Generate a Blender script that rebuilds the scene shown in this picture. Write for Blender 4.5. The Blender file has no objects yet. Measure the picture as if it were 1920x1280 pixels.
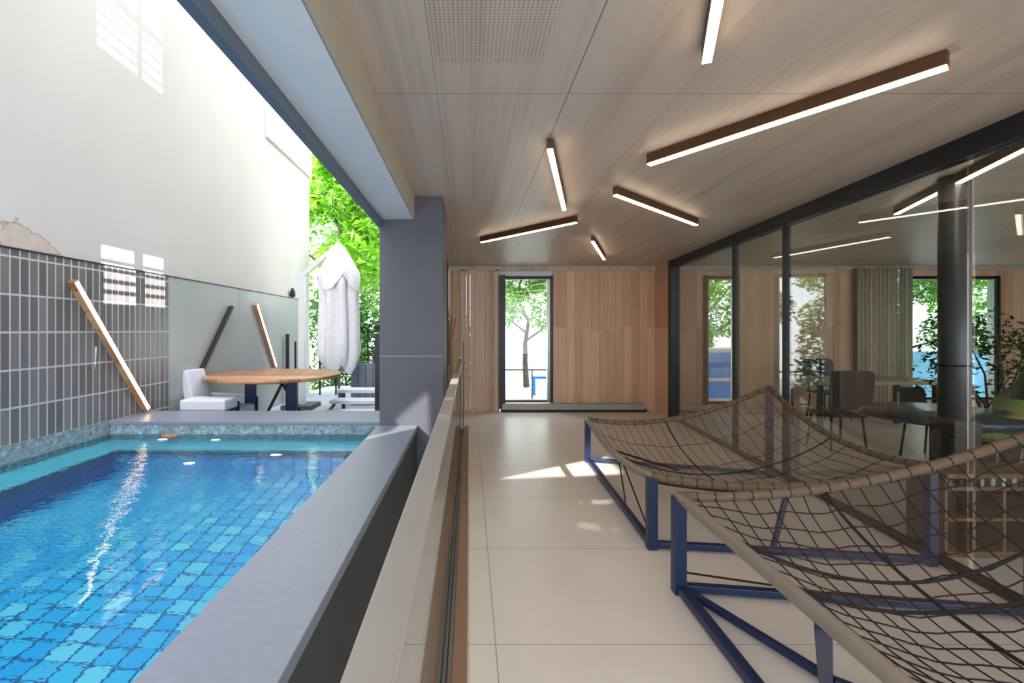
import bpy, bmesh, math, random
from mathutils import Vector, Matrix
random.seed(7)
C = bpy.context.scene.collection
sc = bpy.context.scene

# ------------------------------------------------------------------ camera
F = 900.0; VX = 880.0; VY = 618.0; EYE = 1.5
cam_d = bpy.data.cameras.new('camera'); cam = bpy.data.objects.new('camera', cam_d); C.objects.link(cam)
cam_d.sensor_width = 36.0; cam_d.lens = 36.0 * F / 1920.0
cam_d.shift_x = (960 - VX) / 1920.0; cam_d.shift_y = (VY - 640) / 1920.0
cam_d.clip_start = 0.05; cam_d.clip_end = 300
cam.location = (0, 0, EYE); cam.rotation_euler = (math.pi / 2, 0, 0)
sc.camera = cam

# ------------------------------------------------------------------ sky, sun, exposure
sc.view_settings.view_transform = 'Standard'; sc.view_settings.look = 'None'
sc.view_settings.gamma = 1.0; sc.view_settings.use_curve_mapping = False
sc.view_settings.exposure = 0.74
w = bpy.data.worlds.new('sky'); sc.world = w; w.use_nodes = True
bg = w.node_tree.nodes['Background']
bg.inputs[0].default_value = (0.92, 0.96, 1.0, 1); bg.inputs[1].default_value = 3.3
sun_d = bpy.data.lights.new('sun', 'SUN'); sun = bpy.data.objects.new('sun', sun_d); C.objects.link(sun)
sun_d.energy = 6.5; sun_d.angle = math.radians(0.55); sun_d.color = (1.0, 0.95, 0.88)
SUN = Vector((1.0, 1.2, -0.95)).normalized()
sun.rotation_euler = SUN.to_track_quat('-Z', 'Y').to_euler(); sun.location = (-6, -4, 9)
sc.cycles.use_denoising = True
sc.cycles.sample_clamp_indirect = 6.0
sc.cycles.max_bounces = 10; sc.cycles.transparent_max_bounces = 24
sc.cycles.transmission_bounces = 8; sc.cycles.glossy_bounces = 5; sc.cycles.diffuse_bounces = 5

def glint(name, loc, target, energy, cone):
    d = bpy.data.lights.new(name, 'SPOT'); o = bpy.data.objects.new(name, d); C.objects.link(o)
    d.energy = energy; d.spot_size = math.radians(cone); d.spot_blend = 0.0; d.shadow_soft_size = 0.012
    d.color = (1, 0.97, 0.92)
    o.location = loc; o.rotation_euler = (Vector(target) - Vector(loc)).to_track_quat('-Z', 'Y').to_euler()
# added spot lamps standing in for sun reflected off the upstairs windows
glint('window_glint', (3.0, 4.7, 6.5), (-3.3, 4.7, 5.0), 6500, 24)
glint('window_glint_low', (3.0, 4.7, 5.2), (-3.3, 4.7, 1.96), 6500, 16)

# ------------------------------------------------------------------ node helpers
class NT:
    def __init__(s, name):
        s.m = bpy.data.materials.new(name); s.m.use_nodes = True
        s.t = s.m.node_tree; s.n = s.t.nodes; s.b = s.n['Principled BSDF']; s.out = s.n['Material Output']
    def new(s, t, **k):
        x = s.n.new(t)
        for a, v in k.items(): setattr(x, a, v)
        return x
    def link(s, a, b): s.t.links.new(a, b)
    def put(s, sock, v):
        if v is None: return
        if hasattr(v, 'is_output') or isinstance(v, bpy.types.NodeSocket): s.link(v, sock)
        else: sock.default_value = v
    def math(s, op, a, b=None, c=None):
        x = s.new('ShaderNodeMath', operation=op)
        s.put(x.inputs[0], a)
        if b is not None: s.put(x.inputs[1], b)
        if c is not None: s.put(x.inputs[2], c)
        return x.outputs[0]
    def pos(s):
        g = s.new('ShaderNodeNewGeometry'); sp = s.new('ShaderNodeSeparateXYZ'); s.link(g.outputs['Position'], sp.inputs[0])
        return g.outputs['Position'], sp.outputs[0], sp.outputs[1], sp.outputs[2]
    def comb(s, x, y, z):
        c = s.new('ShaderNodeCombineXYZ'); s.put(c.inputs[0], x); s.put(c.inputs[1], y); s.put(c.inputs[2], z); return c.outputs[0]
    def scale(s, v, sx, sy, sz):
        m = s.new('ShaderNodeMapping'); s.link(v, m.inputs[0]); m.inputs['Scale'].default_value = (sx, sy, sz); return m.outputs[0]
    def noise(s, v, sc_=5, det=3, rough=.5):
        n = s.new('ShaderNodeTexNoise'); s.put(n.inputs['Vector'], v); n.inputs['Scale'].default_value = sc_
        n.inputs['Detail'].default_value = det; n.inputs['Roughness'].default_value = rough; return n.outputs['Fac']
    def white(s, v):
        n = s.new('ShaderNodeTexWhiteNoise', noise_dimensions='3D'); s.put(n.inputs['Vector'], v); return n.outputs['Value']
    def ramp(s, f, pts):
        r = s.new('ShaderNodeValToRGB'); s.put(r.inputs[0], f); e = r.color_ramp.elements
        while len(e) < len(pts): e.new(0.5)
        for el, (p, c) in zip(e, pts): el.position = p; el.color = (*c, 1)
        return r.outputs[0]
    def mix(s, f, a, b):
        x = s.new('ShaderNodeMix', data_type='RGBA'); s.put(x.inputs[0], f)
        s.put(x.inputs[6], (*a, 1) if isinstance(a, tuple) else a); s.put(x.inputs[7], (*b, 1) if isinstance(b, tuple) else b)
        return x.outputs[2]
    def bump(s, h, st=.2, d=.01):
        b = s.new('ShaderNodeBump'); s.put(b.inputs['Height'], h); b.inputs['Strength'].default_value = st; b.inputs['Distance'].default_value = d
        s.link(b.outputs[0], s.b.inputs['Normal']); return b.outputs[0]
    def line(s, coord, pitch, offset, width):
        """1 on thin lines at offset + k*pitch"""
        f = s.math('FRACT', s.math('DIVIDE', s.math('SUBTRACT', coord, offset - width / 2), pitch))
        return s.math('LESS_THAN', f, width / pitch)

def lin(r, g, b):
    f = lambda c: (c / 255 / 12.92) if c / 255 <= .04045 else ((c / 255 + .055) / 1.055) ** 2.4
    return (f(r), f(g), f(b))

def simple(name, rgb, rough=.5, metal=0, var=.08, sc_=8, bump=0.05, stretch=(1, 1, 1), spec=.5):
    t = NT(name); p, x, y, z = t.pos()
    n = t.noise(t.scale(p, *stretch), sc_, 4)
    a = tuple(c * (1 - var) for c in rgb); b = tuple(min(1, c * (1 + var)) for c in rgb)
    t.link(t.ramp(n, [(.3, a), (.7, b)]), t.b.inputs['Base Color'])
    t.b.inputs['Roughness'].default_value = rough; t.b.inputs['Metallic'].default_value = metal
    t.b.inputs['Specular IOR Level'].default_value = spec
    if bump: t.bump(n, bump, .01)
    return t.m

M = {}
M['plaster'] = None
M['dark_metal'] = simple('dark_metal', lin(38, 40, 46), .4, .3, bump=.01)
M['blue_metal'] = simple('blue_metal', lin(24, 44, 84), .38, 0, var=.05, bump=.01)
M['slate'] = simple('slate_render', lin(82, 82, 91), .6, sc_=2.5, var=.06, bump=.03)
M['slate_dark'] = simple('slate_dark', lin(54, 55, 61), .6, sc_=2.5, bump=.03)
M['coping'] = simple('coping_stone', lin(122, 127, 145), .38, sc_=30, var=.06, bump=.12)
M['beam_white'] = simple('beam_soffit', lin(226, 226, 226), .7, var=.02, bump=.01)
M['fascia'] = simple('fascia_cream', lin(176, 166, 152), .6, var=.02, bump=.01)
M['slate_blue'] = simple('slate_blue', lin(92, 104, 122), .5, var=.04, bump=.01)
M['white_paint'] = simple('white_paint', lin(222, 224, 228), .5, var=.03, bump=.01)
M['grey_panel'] = simple('grey_panel', lin(164, 170, 172), .28, var=.05, sc_=1.5, bump=.01, stretch=(1, 1, .3))
M['steel'] = simple('steel', lin(150, 150, 148), .32, .8, var=.04, bump=.01)
M['rail'] = simple('rail_paint', lin(172, 168, 164), .45, .1, var=.03, bump=.01)
M['brown_lamp'] = simple('lamp_housing', lin(82, 52, 30), .5, var=.2, sc_=20, stretch=(1, .1, 1))
M['rope'] = simple('dark_rope', lin(42, 38, 38), .85, var=.2, sc_=60, bump=.2)
M['cord'] = simple('grey_cord', lin(96, 90, 90), .8, var=.15, sc_=60, bump=.1)
M['pole'] = simple('pole_taupe', lin(150, 138, 128), .5, var=.05, sc_=20)
M['edge'] = simple('edge_brown', lin(116, 96, 80), .7, var=.12, sc_=30, bump=.1)
M['canvas'] = simple('canvas', lin(238, 238, 242), .85, var=.05, sc_=20, bump=.15)
M['cushion'] = simple('cushion', lin(206, 210, 224), .8, var=.03, sc_=20, bump=.1)
M['bark'] = simple('bark', lin(96, 90, 84), .9, var=.3, sc_=14, bump=.5, stretch=(1, 1, .2))
M['paving'] = simple('paving', lin(216, 216, 214), .8, var=.06, sc_=1.5, bump=.05)
M['deck'] = simple('deck_stone', lin(176, 182, 196), .7, var=.05, sc_=3, bump=.05)
M['curtain'] = simple('curtain', lin(196, 190, 172), .9, var=.04, sc_=20)
M['table_dark'] = simple('table_dark', lin(66, 76, 92), .25, var=.06, bump=.01)
M['table_light'] = simple('table_light', lin(176, 164, 138), .4, var=.06, bump=.01)
M['chair_dark'] = simple('chair_dark', lin(58, 50, 46), .6, var=.08)
M['olive'] = simple('olive_enamel', lin(84, 92, 26), .4, var=.05)
M['green_box'] = simple('pale_green', lin(150, 170, 120), .6, var=.05)
M['bright_blue'] = simple('bright_blue', lin(14, 138, 250), .4, var=.08, sc_=3)
M['pale_blue'] = simple('pale_blue', lin(120, 180, 215), .6, var=.1, sc_=3)
M['black'] = simple('black_rubber', lin(24, 24, 26), .6, var=.05)
M['soil'] = simple('soil', lin(60, 48, 38), .95, var=.3, sc_=30, bump=.5)
M['ledge_tile'] = simple('ledge_tile', lin(120, 214, 236), .4, var=.05, sc_=3)
M['riser_tile'] = simple('riser_tile', lin(40, 96, 116), .4, var=.15, sc_=30)
M['column'] = simple('column_grey', lin(92, 92, 96), .35, .2, var=.05, sc_=3)

def wood(name, cols, pitch=.13, grain=1.0, axis='x', rough=.5, seam=.004, zcut=None):
    t = NT(name); p, x, y, z = t.pos()
    c = {'x': x, 'y': y, 'z': z}[axis]
    k = t.math('FLOOR', t.math('DIVIDE', c, pitch))
    zz = t.math('GREATER_THAN', z, t.math('ADD', 1.45, t.math('MULTIPLY', t.white(t.comb(k, 5, 0)), .12))) if zcut else 0.0
    r = t.white(t.comb(k, zz, 2))
    sx = {'x': (9, 9, .7), 'y': (9, 9, .7), 'z': (.7, .7, 9)}[axis]
    off = t.comb(t.math('MULTIPLY', r, 9), 0, t.math('MULTIPLY', r, 31))
    va = t.new('ShaderNodeVectorMath', operation='ADD'); t.link(t.scale(p, *sx), va.inputs[0]); t.link(off, va.inputs[1])
    n = t.noise(va.outputs[0], 1.6 * grain, 5, .55)
    f = t.math('ADD', t.math('MULTIPLY', n, .55), t.math('MULTIPLY', r, .45))
    col = t.ramp(f, [(.2, cols[0]), (.5, cols[1]), (.8, cols[2])])
    ln = t.line(c, pitch, 0, seam)
    t.link(t.mix(t.math('MULTIPLY', ln, .55), col, tuple(v * .3 for v in cols[0])), t.b.inputs['Base Color'])
    t.b.inputs['Roughness'].default_value = rough
    t.bump(t.math('SUBTRACT', t.math('MULTIPLY', n, .2), ln), .25, .004)
    return t.m
M['wood_wall'] = wood('oak_panelling', [lin(200, 156, 124), lin(226, 184, 152), lin(238, 204, 176)], .15, zcut=True)
M['wood_batten'] = wood('oak_battens', [lin(190, 156, 132), lin(216, 184, 160), lin(228, 202, 180)], .09)
M['wood_table'] = wood('teak', [lin(120, 78, 50), lin(176, 128, 92), lin(204, 160, 124)], .12, axis='y')
M['wood_dark'] = wood('crate_wood', [lin(84, 58, 38), lin(120, 86, 56), lin(140, 104, 70)], .2, axis='x')
M['wood_strip'] = wood('floor_strip_wood', [lin(128, 96, 74), lin(146, 112, 88), lin(160, 128, 104)], .5, axis='x')
M['driftwood'] = simple('driftwood', lin(170, 128, 92), .7, var=.2, sc_=12, stretch=(1, 1, .2))

def emis(name, col, st):
    t = NT(name); t.n.remove(t.b); e = t.new('ShaderNodeEmission'); e.inputs[0].default_value = (*col, 1); e.inputs[1].default_value = st
    t.link(e.outputs[0], t.out.inputs[0]); return t.m
M['lamp'] = emis('lamp_diffuser', (1, .80, .58), 9.0)
M['lamp_soft'] = emis('wall_lamp_diffuser', (1, .72, .44), 5.0)
M['lamp_yellow'] = emis('pendant_inner', (1, .8, .3), 1.2)

# white rendered wall with a peeled, stained patch
t = NT('white_render'); p, x, y, z = t.pos()
n = t.noise(t.scale(p, 1, 1, .5), .9, 4)
base = t.ramp(n, [(.3, lin(200, 196, 192)), (.7, lin(207, 204, 201))])
d = t.math('ADD', t.math('MULTIPLY', t.math('ABSOLUTE', t.math('SUBTRACT', z, t.math('SUBTRACT', 2.16, t.math('MULTIPLY', t.math('SUBTRACT', y, 3.5), .12)))), 5.0),
           t.math('MULTIPLY', t.math('ABSOLUTE', t.math('SUBTRACT', y, 3.5)), 1.6))
d = t.math('ADD', d, t.math('MULTIPLY', t.math('SUBTRACT', t.noise(p, 7, 4, .6), .5), 1.3))
mask = t.math('LESS_THAN', d, .62)
edge = t.math('MULTIPLY', mask, t.math('GREATER_THAN', d, .56))
col = t.mix(mask, base, t.ramp(t.noise(p, 14, 4), [(.3, lin(190, 174, 160)), (.7, lin(206, 192, 182))]))
col = t.mix(t.math('MULTIPLY', edge, .6), col, lin(150, 124, 92))
t.link(col, t.b.inputs['Base Color']); t.b.inputs['Roughness'].default_value = .75
t.bump(t.math('SUBTRACT', t.math('MULTIPLY', t.noise(p, 40, 3), .1), mask), .12, .01)
M['plaster'] = t.m

# tall dark wall tiles with pale grout
t = NT('pool_wall_tile'); p, x, y, z = t.pos()
g = t.math('MAXIMUM', t.line(y, .0755, .03, .012), t.line(z, .272, .665, .014))
k = t.comb(t.math('FLOOR', t.math('DIVIDE', t.math('SUBTRACT', y, .03), .0755)), t.math('FLOOR', t.math('DIVIDE', t.math('SUBTRACT', z, .665), .272)), 1)
tc = t.ramp(t.white(k), [(0, lin(104, 100, 102)), (1, lin(126, 122, 123))])
t.link(t.mix(g, tc, lin(188, 184, 182)), t.b.inputs['Base Color'])
t.put(t.b.inputs['Roughness'], t.math('ADD', t.math('MULTIPLY', g, .4), .22))
t.bump(t.math('SUBTRACT', 1.0, g), .3, .004)
M['tile'] = t.m

# pool floor mosaic
t = NT('pool_floor_tile'); p, x, y, z = t.pos()
g = t.math('MAXIMUM', t.math('MAXIMUM', t.line(x, .105, 0, .011), t.line(y, .105, 0, .011)), t.line(z, .105, .0, .011))
k = t.comb(t.math('FLOOR', t.math('DIVIDE', x, .105)), t.math('FLOOR', t.math('DIVIDE', y, .105)), t.math('FLOOR', t.math('DIVIDE', z, .105)))
tc = t.ramp(t.white(k), [(0, lin(24, 184, 248)), (.6, lin(66, 206, 252)), (1, lin(150, 234, 255))])
t.link(t.mix(g, tc, lin(20, 100, 160)), t.b.inputs['Base Color']); t.b.inputs['Roughness'].default_value = .5
M['pool_tile'] = t.m

# rough waterline stone
t = NT('waterline_stone'); p, x, y, z = t.pos()
n = t.noise(p, 26, 5, .7)
t.link(t.ramp(n, [(.35, lin(96, 110, 118)), (.55, lin(138, 156, 166)), (.7, lin(186, 198, 204))]), t.b.inputs['Base Color']); t.bump(n, .6, .01)
M['waterline'] = t.m

# floor slabs
t = NT('floor_slab'); p, x, y, z = t.pos()
ln = t.math('MAXIMUM', t.line(y, 1.005, 2.288, .006), t.line(x, 3.0, .125, .006))
n = t.noise(p, 1.1, 5, .6)
base = t.ramp(n, [(.3, lin(228, 216, 209)), (.7, lin(238, 228, 221))])
t.link(t.mix(t.math('MULTIPLY', ln, .6), base, lin(110, 104, 98)), t.b.inputs['Base Color'])
t.put(t.b.inputs['Roughness'], t.math('ADD', .3, t.math('MULTIPLY', n, .12)))
t.bump(t.math('SUBTRACT', 1.0, ln), .2, .002)
M['floor'] = t.m

# ceiling boards: streaks along the terrace, joints, perforated patch
t = NT('ceiling_board'); p, x, y, z = t.pos()
n = t.noise(t.scale(p, 7, .3, 1), 1.0, 5, .55)
n2 = t.noise(t.scale(p, 40, .4, 1), 1.0, 3, .6)
f = t.math('ADD', t.math('MULTIPLY', n, .65), t.math('MULTIPLY', n2, .35))
base = t.ramp(f, [(.3, lin(174, 156, 142)), (.5, lin(198, 181, 167)), (.75, lin(206, 191, 178))])
ln = t.math('MAXIMUM', t.line(y, 6.2, 2.377, .007), t.math('MAXIMUM', t.line(x, 50, .49, .007), t.math('MULTIPLY', t.line(x, 50, -.16, .005), .6)))
fx = t.math('SUBTRACT', t.math('FRACT', t.math('DIVIDE', x, .017)), .5); fy = t.math('SUBTRACT', t.math('FRACT', t.math('DIVIDE', y, .017)), .5)
dot = t.math('LESS_THAN', t.math('ADD', t.math('MULTIPLY', fx, fx), t.math('MULTIPLY', fy, fy)), .07)
inx = t.math('MULTIPLY', t.math('GREATER_THAN', x, -.16), t.math('LESS_THAN', x, .33))
iny = t.math('LESS_THAN', y, 2.1)
dot = t.math('MULTIPLY', dot, t.math('MULTIPLY', inx, iny))
c1 = t.mix(t.math('MULTIPLY', ln, .7), base, lin(96, 80, 68))
t.link(t.mix(t.math('MULTIPLY', dot, .55), c1, lin(90, 80, 74)), t.b.inputs['Base Color'])
t.b.inputs['Roughness'].default_value = .42; t.b.inputs['Specular IOR Level'].default_value = .35
t.bump(t.math('SUBTRACT', t.math('SUBTRACT', 1.0, ln), t.math('MULTIPLY', dot, .6)), .2, .003)
M['ceiling'] = t.m

def glass(name, tint, ior=1.5, gain=1.0):
    t = NT(name); t.n.remove(t.b)
    tr = t.new('ShaderNodeBsdfTransparent'); tr.inputs[0].default_value = (*tint, 1)
    gl = t.new('ShaderNodeBsdfGlossy'); gl.inputs['Roughness'].default_value = 0.004
    fr = t.new('ShaderNodeFresnel'); ge = t.new('ShaderNodeNewGeometry')
    t.put(fr.inputs[0], t.math('MULTIPLY_ADD', ge.outputs['Backfacing'], 1 / ior - ior, ior))
    mx = t.new('ShaderNodeMixShader'); t.put(mx.inputs[0], t.math('MINIMUM', t.math('MULTIPLY', fr.outputs[0], gain), 1.0))
    t.link(tr.outputs[0], mx.inputs[1]); t.link(gl.outputs[0], mx.inputs[2]); t.link(mx.outputs[0], t.out.inputs[0]); return t.m
M['glass'] = glass('partition_glass', (.70, .75, .74), 1.5, 1.5)
M['glass_rail'] = glass('railing_glass', (.93, .97, .96), 1.45)
M['glass_win'] = glass('window_glass', (.96, .98, .98), 1.45)

def sheer(name, rgb, cover):
    t = NT(name); tr = t.new('ShaderNodeBsdfTransparent'); mx = t.new('ShaderNodeMixShader')
    p, x, y, z = t.pos(); n = t.noise(p, 18, 4)
    t.link(t.ramp(n, [(.3, tuple(c * .85 for c in rgb)), (.7, rgb)]), t.b.inputs['Base Color']); t.b.inputs['Roughness'].default_value = .9
    mx.inputs[0].default_value = cover
    t.link(tr.outputs[0], mx.inputs[1]); t.link(t.b.outputs[0], mx.inputs[2]); t.link(mx.outputs[0], t.out.inputs[0]); return t.m
M['mesh_cloth'] = sheer('fine_mesh_cloth', lin(150, 128, 112), .45)
M['mesh_net'] = sheer('sheer_net', lin(120, 98, 84), .22)

# water: fresnel mix of mirror and refraction
t = NT('pool_water'); t.n.remove(t.b); p, x, y, z = t.pos()
msk = t.math('MINIMUM', 1.0, t.math('MAXIMUM', .10, t.math('ADD', t.math('SUBTRACT', -1.25, x), t.math('MULTIPLY', t.math('SUBTRACT', y, 2.2), .35))))
n = t.math('MULTIPLY', t.math('ADD', t.noise(t.scale(p, 6, 15, 1), 1.0, 3, .6), t.math('MULTIPLY', t.noise(t.scale(p, 16, 34, 1), 1.0, 2, .5), .35)), msk)
bp = t.new('ShaderNodeBump'); t.put(bp.inputs['Height'], n); bp.inputs['Strength'].default_value = .26; bp.inputs['Distance'].default_value = .06
rf = t.new('ShaderNodeBsdfRefraction'); rf.inputs['Color'].default_value = (.68, .97, 1, 1); rf.inputs['Roughness'].default_value = 0; rf.inputs['IOR'].default_value = 1.33
gl = t.new('ShaderNodeBsdfGlossy'); gl.inputs['Roughness'].default_value = .01
fr = t.new('ShaderNodeFresnel'); fr.inputs[0].default_value = 1.33
mx = t.new('ShaderNodeMixShader'); t.link(fr.outputs[0], mx.inputs[0]); t.link(rf.outputs[0], mx.inputs[1]); t.link(gl.outputs[0], mx.inputs[2])
bg_ = t.new('ShaderNodeBump'); t.put(bg_.inputs['Height'], n); bg_.inputs['Strength'].default_value = .14; bg_.inputs['Distance'].default_value = .06
t.link(bp.outputs[0], rf.inputs['Normal']); t.link(bg_.outputs[0], gl.inputs['Normal']); t.link(bg_.outputs[0], fr.inputs['Normal'])
t.link(mx.outputs[0], t.out.inputs[0]); M['water'] = t.m

def leafmat(name, a, b, c):
    t = NT(name); g = t.new('ShaderNodeNewGeometry')
    col = t.ramp(g.outputs['Random Per Island'], [(0, a), (.5, b), (1, c)])
    t.n.remove(t.b)
    d = t.new('ShaderNodeBsdfDiffuse'); tl = t.new('ShaderNodeBsdfTranslucent'); mx = t.new('ShaderNodeMixShader'); mx.inputs[0].default_value = .45
    gl = t.new('ShaderNodeBsdfGlossy'); gl.inputs['Roughness'].default_value = .35; m2 = t.new('ShaderNodeMixShader'); m2.inputs[0].default_value = .06
    t.link(col, d.inputs[0]); t.link(col, tl.inputs[0]); t.link(d.outputs[0], mx.inputs[1]); t.link(tl.outputs[0], mx.inputs[2])
    t.link(mx.outputs[0], m2.inputs[1]); t.link(gl.outputs[0], m2.inputs[2]); t.link(m2.outputs[0], t.out.inputs[0]); return t.m
M['leaf_bright'] = leafmat('leaf_bright', lin(96, 160, 24), lin(140, 206, 50), lin(206, 240, 120))
M['leaf_mid'] = leafmat('leaf_mid', lin(80, 142, 54), lin(132, 190, 84), lin(200, 230, 156))
M['leaf_dark'] = leafmat('leaf_dark', lin(40, 92, 38), lin(66, 124, 54), lin(112, 168, 84))
M['leaf_indoor'] = leafmat('leaf_indoor', lin(30, 60, 16), lin(62, 100, 30), lin(104, 140, 52))

# ------------------------------------------------------------------ mesh helpers
ORG = {}
class MB:
    def __init__(s): s.v = []; s.f = []; s.sm = []
    def add(s, vs, fs, smooth=False):
        k = len(s.v); s.v += [tuple(q) for q in vs]; s.f += [tuple(i + k for i in f) for f in fs]; s.sm += [smooth] * len(fs); return s
    def box(s, x0, x1, y0, y1, z0, z1):
        x0, x1 = sorted((x0, x1)); y0, y1 = sorted((y0, y1)); z0, z1 = sorted((z0, z1))
        return s.add([(x0, y0, z0), (x1, y0, z0), (x1, y1, z0), (x0, y1, z0), (x0, y0, z1), (x1, y0, z1), (x1, y1, z1), (x0, y1, z1)],
                     [(0, 3, 2, 1), (4, 5, 6, 7), (0, 1, 5, 4), (1, 2, 6, 5), (2, 3, 7, 6), (3, 0, 4, 7)])
    def bar(s, a, b, w_, h_, up=(0, 0, 1)):
        a = Vector(a); b = Vector(b); d = (b - a).normalized(); u = Vector(up)
        if abs(d.dot(u)) > .98: u = Vector((0, 1, 0))
        r = d.cross(u).normalized(); u = r.cross(d).normalized(); r *= w_ / 2; u *= h_ / 2
        vs = [a - r - u, a + r - u, a + r + u, a - r + u, b - r - u, b + r - u, b + r + u, b - r + u]
        return s.add(vs, [(0, 1, 2, 3), (4, 7, 6, 5), (0, 4, 5, 1), (1, 5, 6, 2), (2, 6, 7, 3), (3, 7, 4, 0)])
    def tube(s, pts, r, n=8, rads=None):
        pts = [Vector(p_) for p_ in pts]; vs = []; fs = []; last = None
        for i, p_ in enumerate(pts):
            d = (pts[min(i + 1, len(pts) - 1)] - pts[max(i - 1, 0)]).normalized()
            if last is None:
                u = Vector((0, 0, 1)) if abs(d.z) < .9 else Vector((1, 0, 0))
                last = (u - d * u.dot(d)).normalized()
            else: last = (last - d * last.dot(d)).normalized()
            w_ = d.cross(last); rr = rads[i] if rads else r
            for k in range(n):
                a = 2 * math.pi * k / n; vs.append(p_ + (last * math.cos(a) + w_ * math.sin(a)) * rr)
        for i in range(len(pts) - 1):
            for k in range(n):
                a = i * n + k; b = i * n + (k + 1) % n; fs.append((a, b, b + n, a + n))
        fs.append(tuple(range(n))[::-1]); m = (len(pts) - 1) * n; fs.append(tuple(range(m, m + n)))
        return s.add(vs, fs, True)
    def lathe(s, prof, c, n=32, fold=0, k=0, cap=True):
        vs = []; fs = []
        for (r, z) in prof:
            for i in range(n):
                a = 2 * math.pi * i / n; rr = r * (1 + (fold * math.cos(k * a + z * 1.7) if k else 0))
                vs.append((c[0] + rr * math.cos(a), c[1] + rr * math.sin(a), c[2] + z))
        for j in range(len(prof) - 1):
            for i in range(n):
                a = j * n + i; b = j * n + (i + 1) % n; fs.append((a, b, b + n, a + n))
        if cap: fs.append(tuple(range(n))[::-1]); m = (len(prof) - 1) * n; fs.append(tuple(range(m, m + n)))
        return s.add(vs, fs, True)
    def prism(s, poly, z0, z1):
        n = len(poly); vs = [(x, y, z0) for x, y in poly] + [(x, y, z1) for x, y in poly]
        return s.add(vs, [tuple(range(n))[::-1], tuple(range(n, 2 * n))] + [(i, (i + 1) % n, (i + 1) % n + n, i + n) for i in range(n)])
    def build(s, name, mat, parent=None, bevel=0, origin=None):
        if parent is not None: o0 = ORG[parent.name]
        else:
            xs = [q[0] for q in s.v]; ys = [q[1] for q in s.v]; zs = [q[2] for q in s.v]
            o0 = Vector(origin) if origin else Vector(((min(xs) + max(xs)) / 2, (min(ys) + max(ys)) / 2, min(zs)))
        me = bpy.data.meshes.new(name); me.from_pydata([tuple(Vector(q) - o0) for q in s.v], [], s.f)
        me.polygons.foreach_set('use_smooth', s.sm); me.update()
        o = bpy.data.objects.new(name, me); C.objects.link(o); me.materials.append(M[mat] if isinstance(mat, str) else mat)
        if parent is not None: o.parent = parent
        else: o.location = o0
        ORG[o.name] = o0
        if bevel:
            b = o.modifiers.new('bevel', 'BEVEL'); b.width = bevel; b.segments = 2; b.limit_method = 'ANGLE'
        return o

def thing(name, loc, label, cat, group=None):
    o = bpy.data.objects.new(name, None); C.objects.link(o); o.location = loc; ORG[o.name] = Vector(loc)
    o['label'] = label; o['category'] = cat
    if group: o['group'] = group
    o.empty_display_size = .1
    return o
def tag(o, label, cat, group=None, kind=None):
    o['label'] = label; o['category'] = cat
    if group: o['group'] = group
    if kind: o['kind'] = kind
    return o
def struct(name, mb, mat, label=None, parent=None, bevel=0):
    o = mb.build(name, mat, parent, bevel)
    if parent is None: o['kind'] = 'structure'
    if label: o['label'] = label
    return o
def sgroup(name, loc, label=None):
    o = bpy.data.objects.new(name, None); C.objects.link(o); o.location = loc; ORG[o.name] = Vector(loc); o['kind'] = 'structure'
    if label: o['label'] = label
    return o
def px(u, v, y): return Vector(((u - VX) * y / F, y, EYE - (v - VY) * y / F))
def holed(outer, holes, x0, x1):
    """wall slab in the YZ plane between x0 and x1 with holes cut through"""
    bm = bmesh.new(); loops = []
    for lp in [outer] + holes:
        vs = [bm.verts.new((x0, y, z)) for y, z in lp]
        loops += [bm.edges.new((vs[i], vs[(i + 1) % len(vs)])) for i in range(len(vs))]
    bmesh.ops.triangle_fill(bm, use_beauty=True, use_dissolve=False, edges=loops)
    bm.verts.index_update()
    mb = MB(); vs = [tuple(v.co) for v in bm.verts]; fs = [tuple(v.index for v in f.verts) for f in bm.faces]
    n = len(vs); mb.add(vs + [(x1, v[1], v[2]) for v in vs], fs + [tuple(i + n for i in reversed(f)) for f in fs]
                        + [(a.verts[0].index, a.verts[1].index, a.verts[1].index + n, a.verts[0].index + n) for a in bm.edges if len(a.link_faces) == 1])
    bm.free(); return mb

CEIL = 2.67
WX = -3.30            # neighbour's wall
def GX(y): return 2.80 + .08 * y   # glass partition line

# ------------------------------------------------------------------ structure
struct('ground', MB().box(-25, 30, 8.9, 60, -.3, -.02), 'paving')
struct('floor', MB().box(-.46, 10.6, -4, 9.08, -.12, 0), 'floor')
struct('ceiling', MB().box(-.48, 10.6, -2.2, 9.1, CEIL, CEIL + .12), 'ceiling')
# beam along the open side
bs = sgroup('ceiling_beam', (-.63, 1.4, 2.37), 'pale soffit beam running along the open pool side')
MB().box(-.80, -.49, -2.2, 4.4, 2.466, 2.9).build('soffit', 'beam_white', bs)
MB().box(-.492, -.480, -2.2, 4.3, 2.466, CEIL).build('fascia', 'fascia', bs)
MB().box(-.80, -.76, -2.2, 4.4, 2.40, 2.468).build('drip_edge', 'slate_blue', bs)
# pillar
pg = sgroup('concrete_pillar', (-.5, 4.6, 0), 'dark grey pillar at the end of the pool parapet')
MB().box(-.785, -.233, 4.2, 4.98, 0, 2.462).box(-.48, -.233, 4.2, 4.98, 2.46, CEIL).build('shaft', 'slate', pg)
MB().box(-.786, -.232, 4.196, 4.2, 1.265, 1.272).build('joint_line', 'coping', pg)
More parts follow.
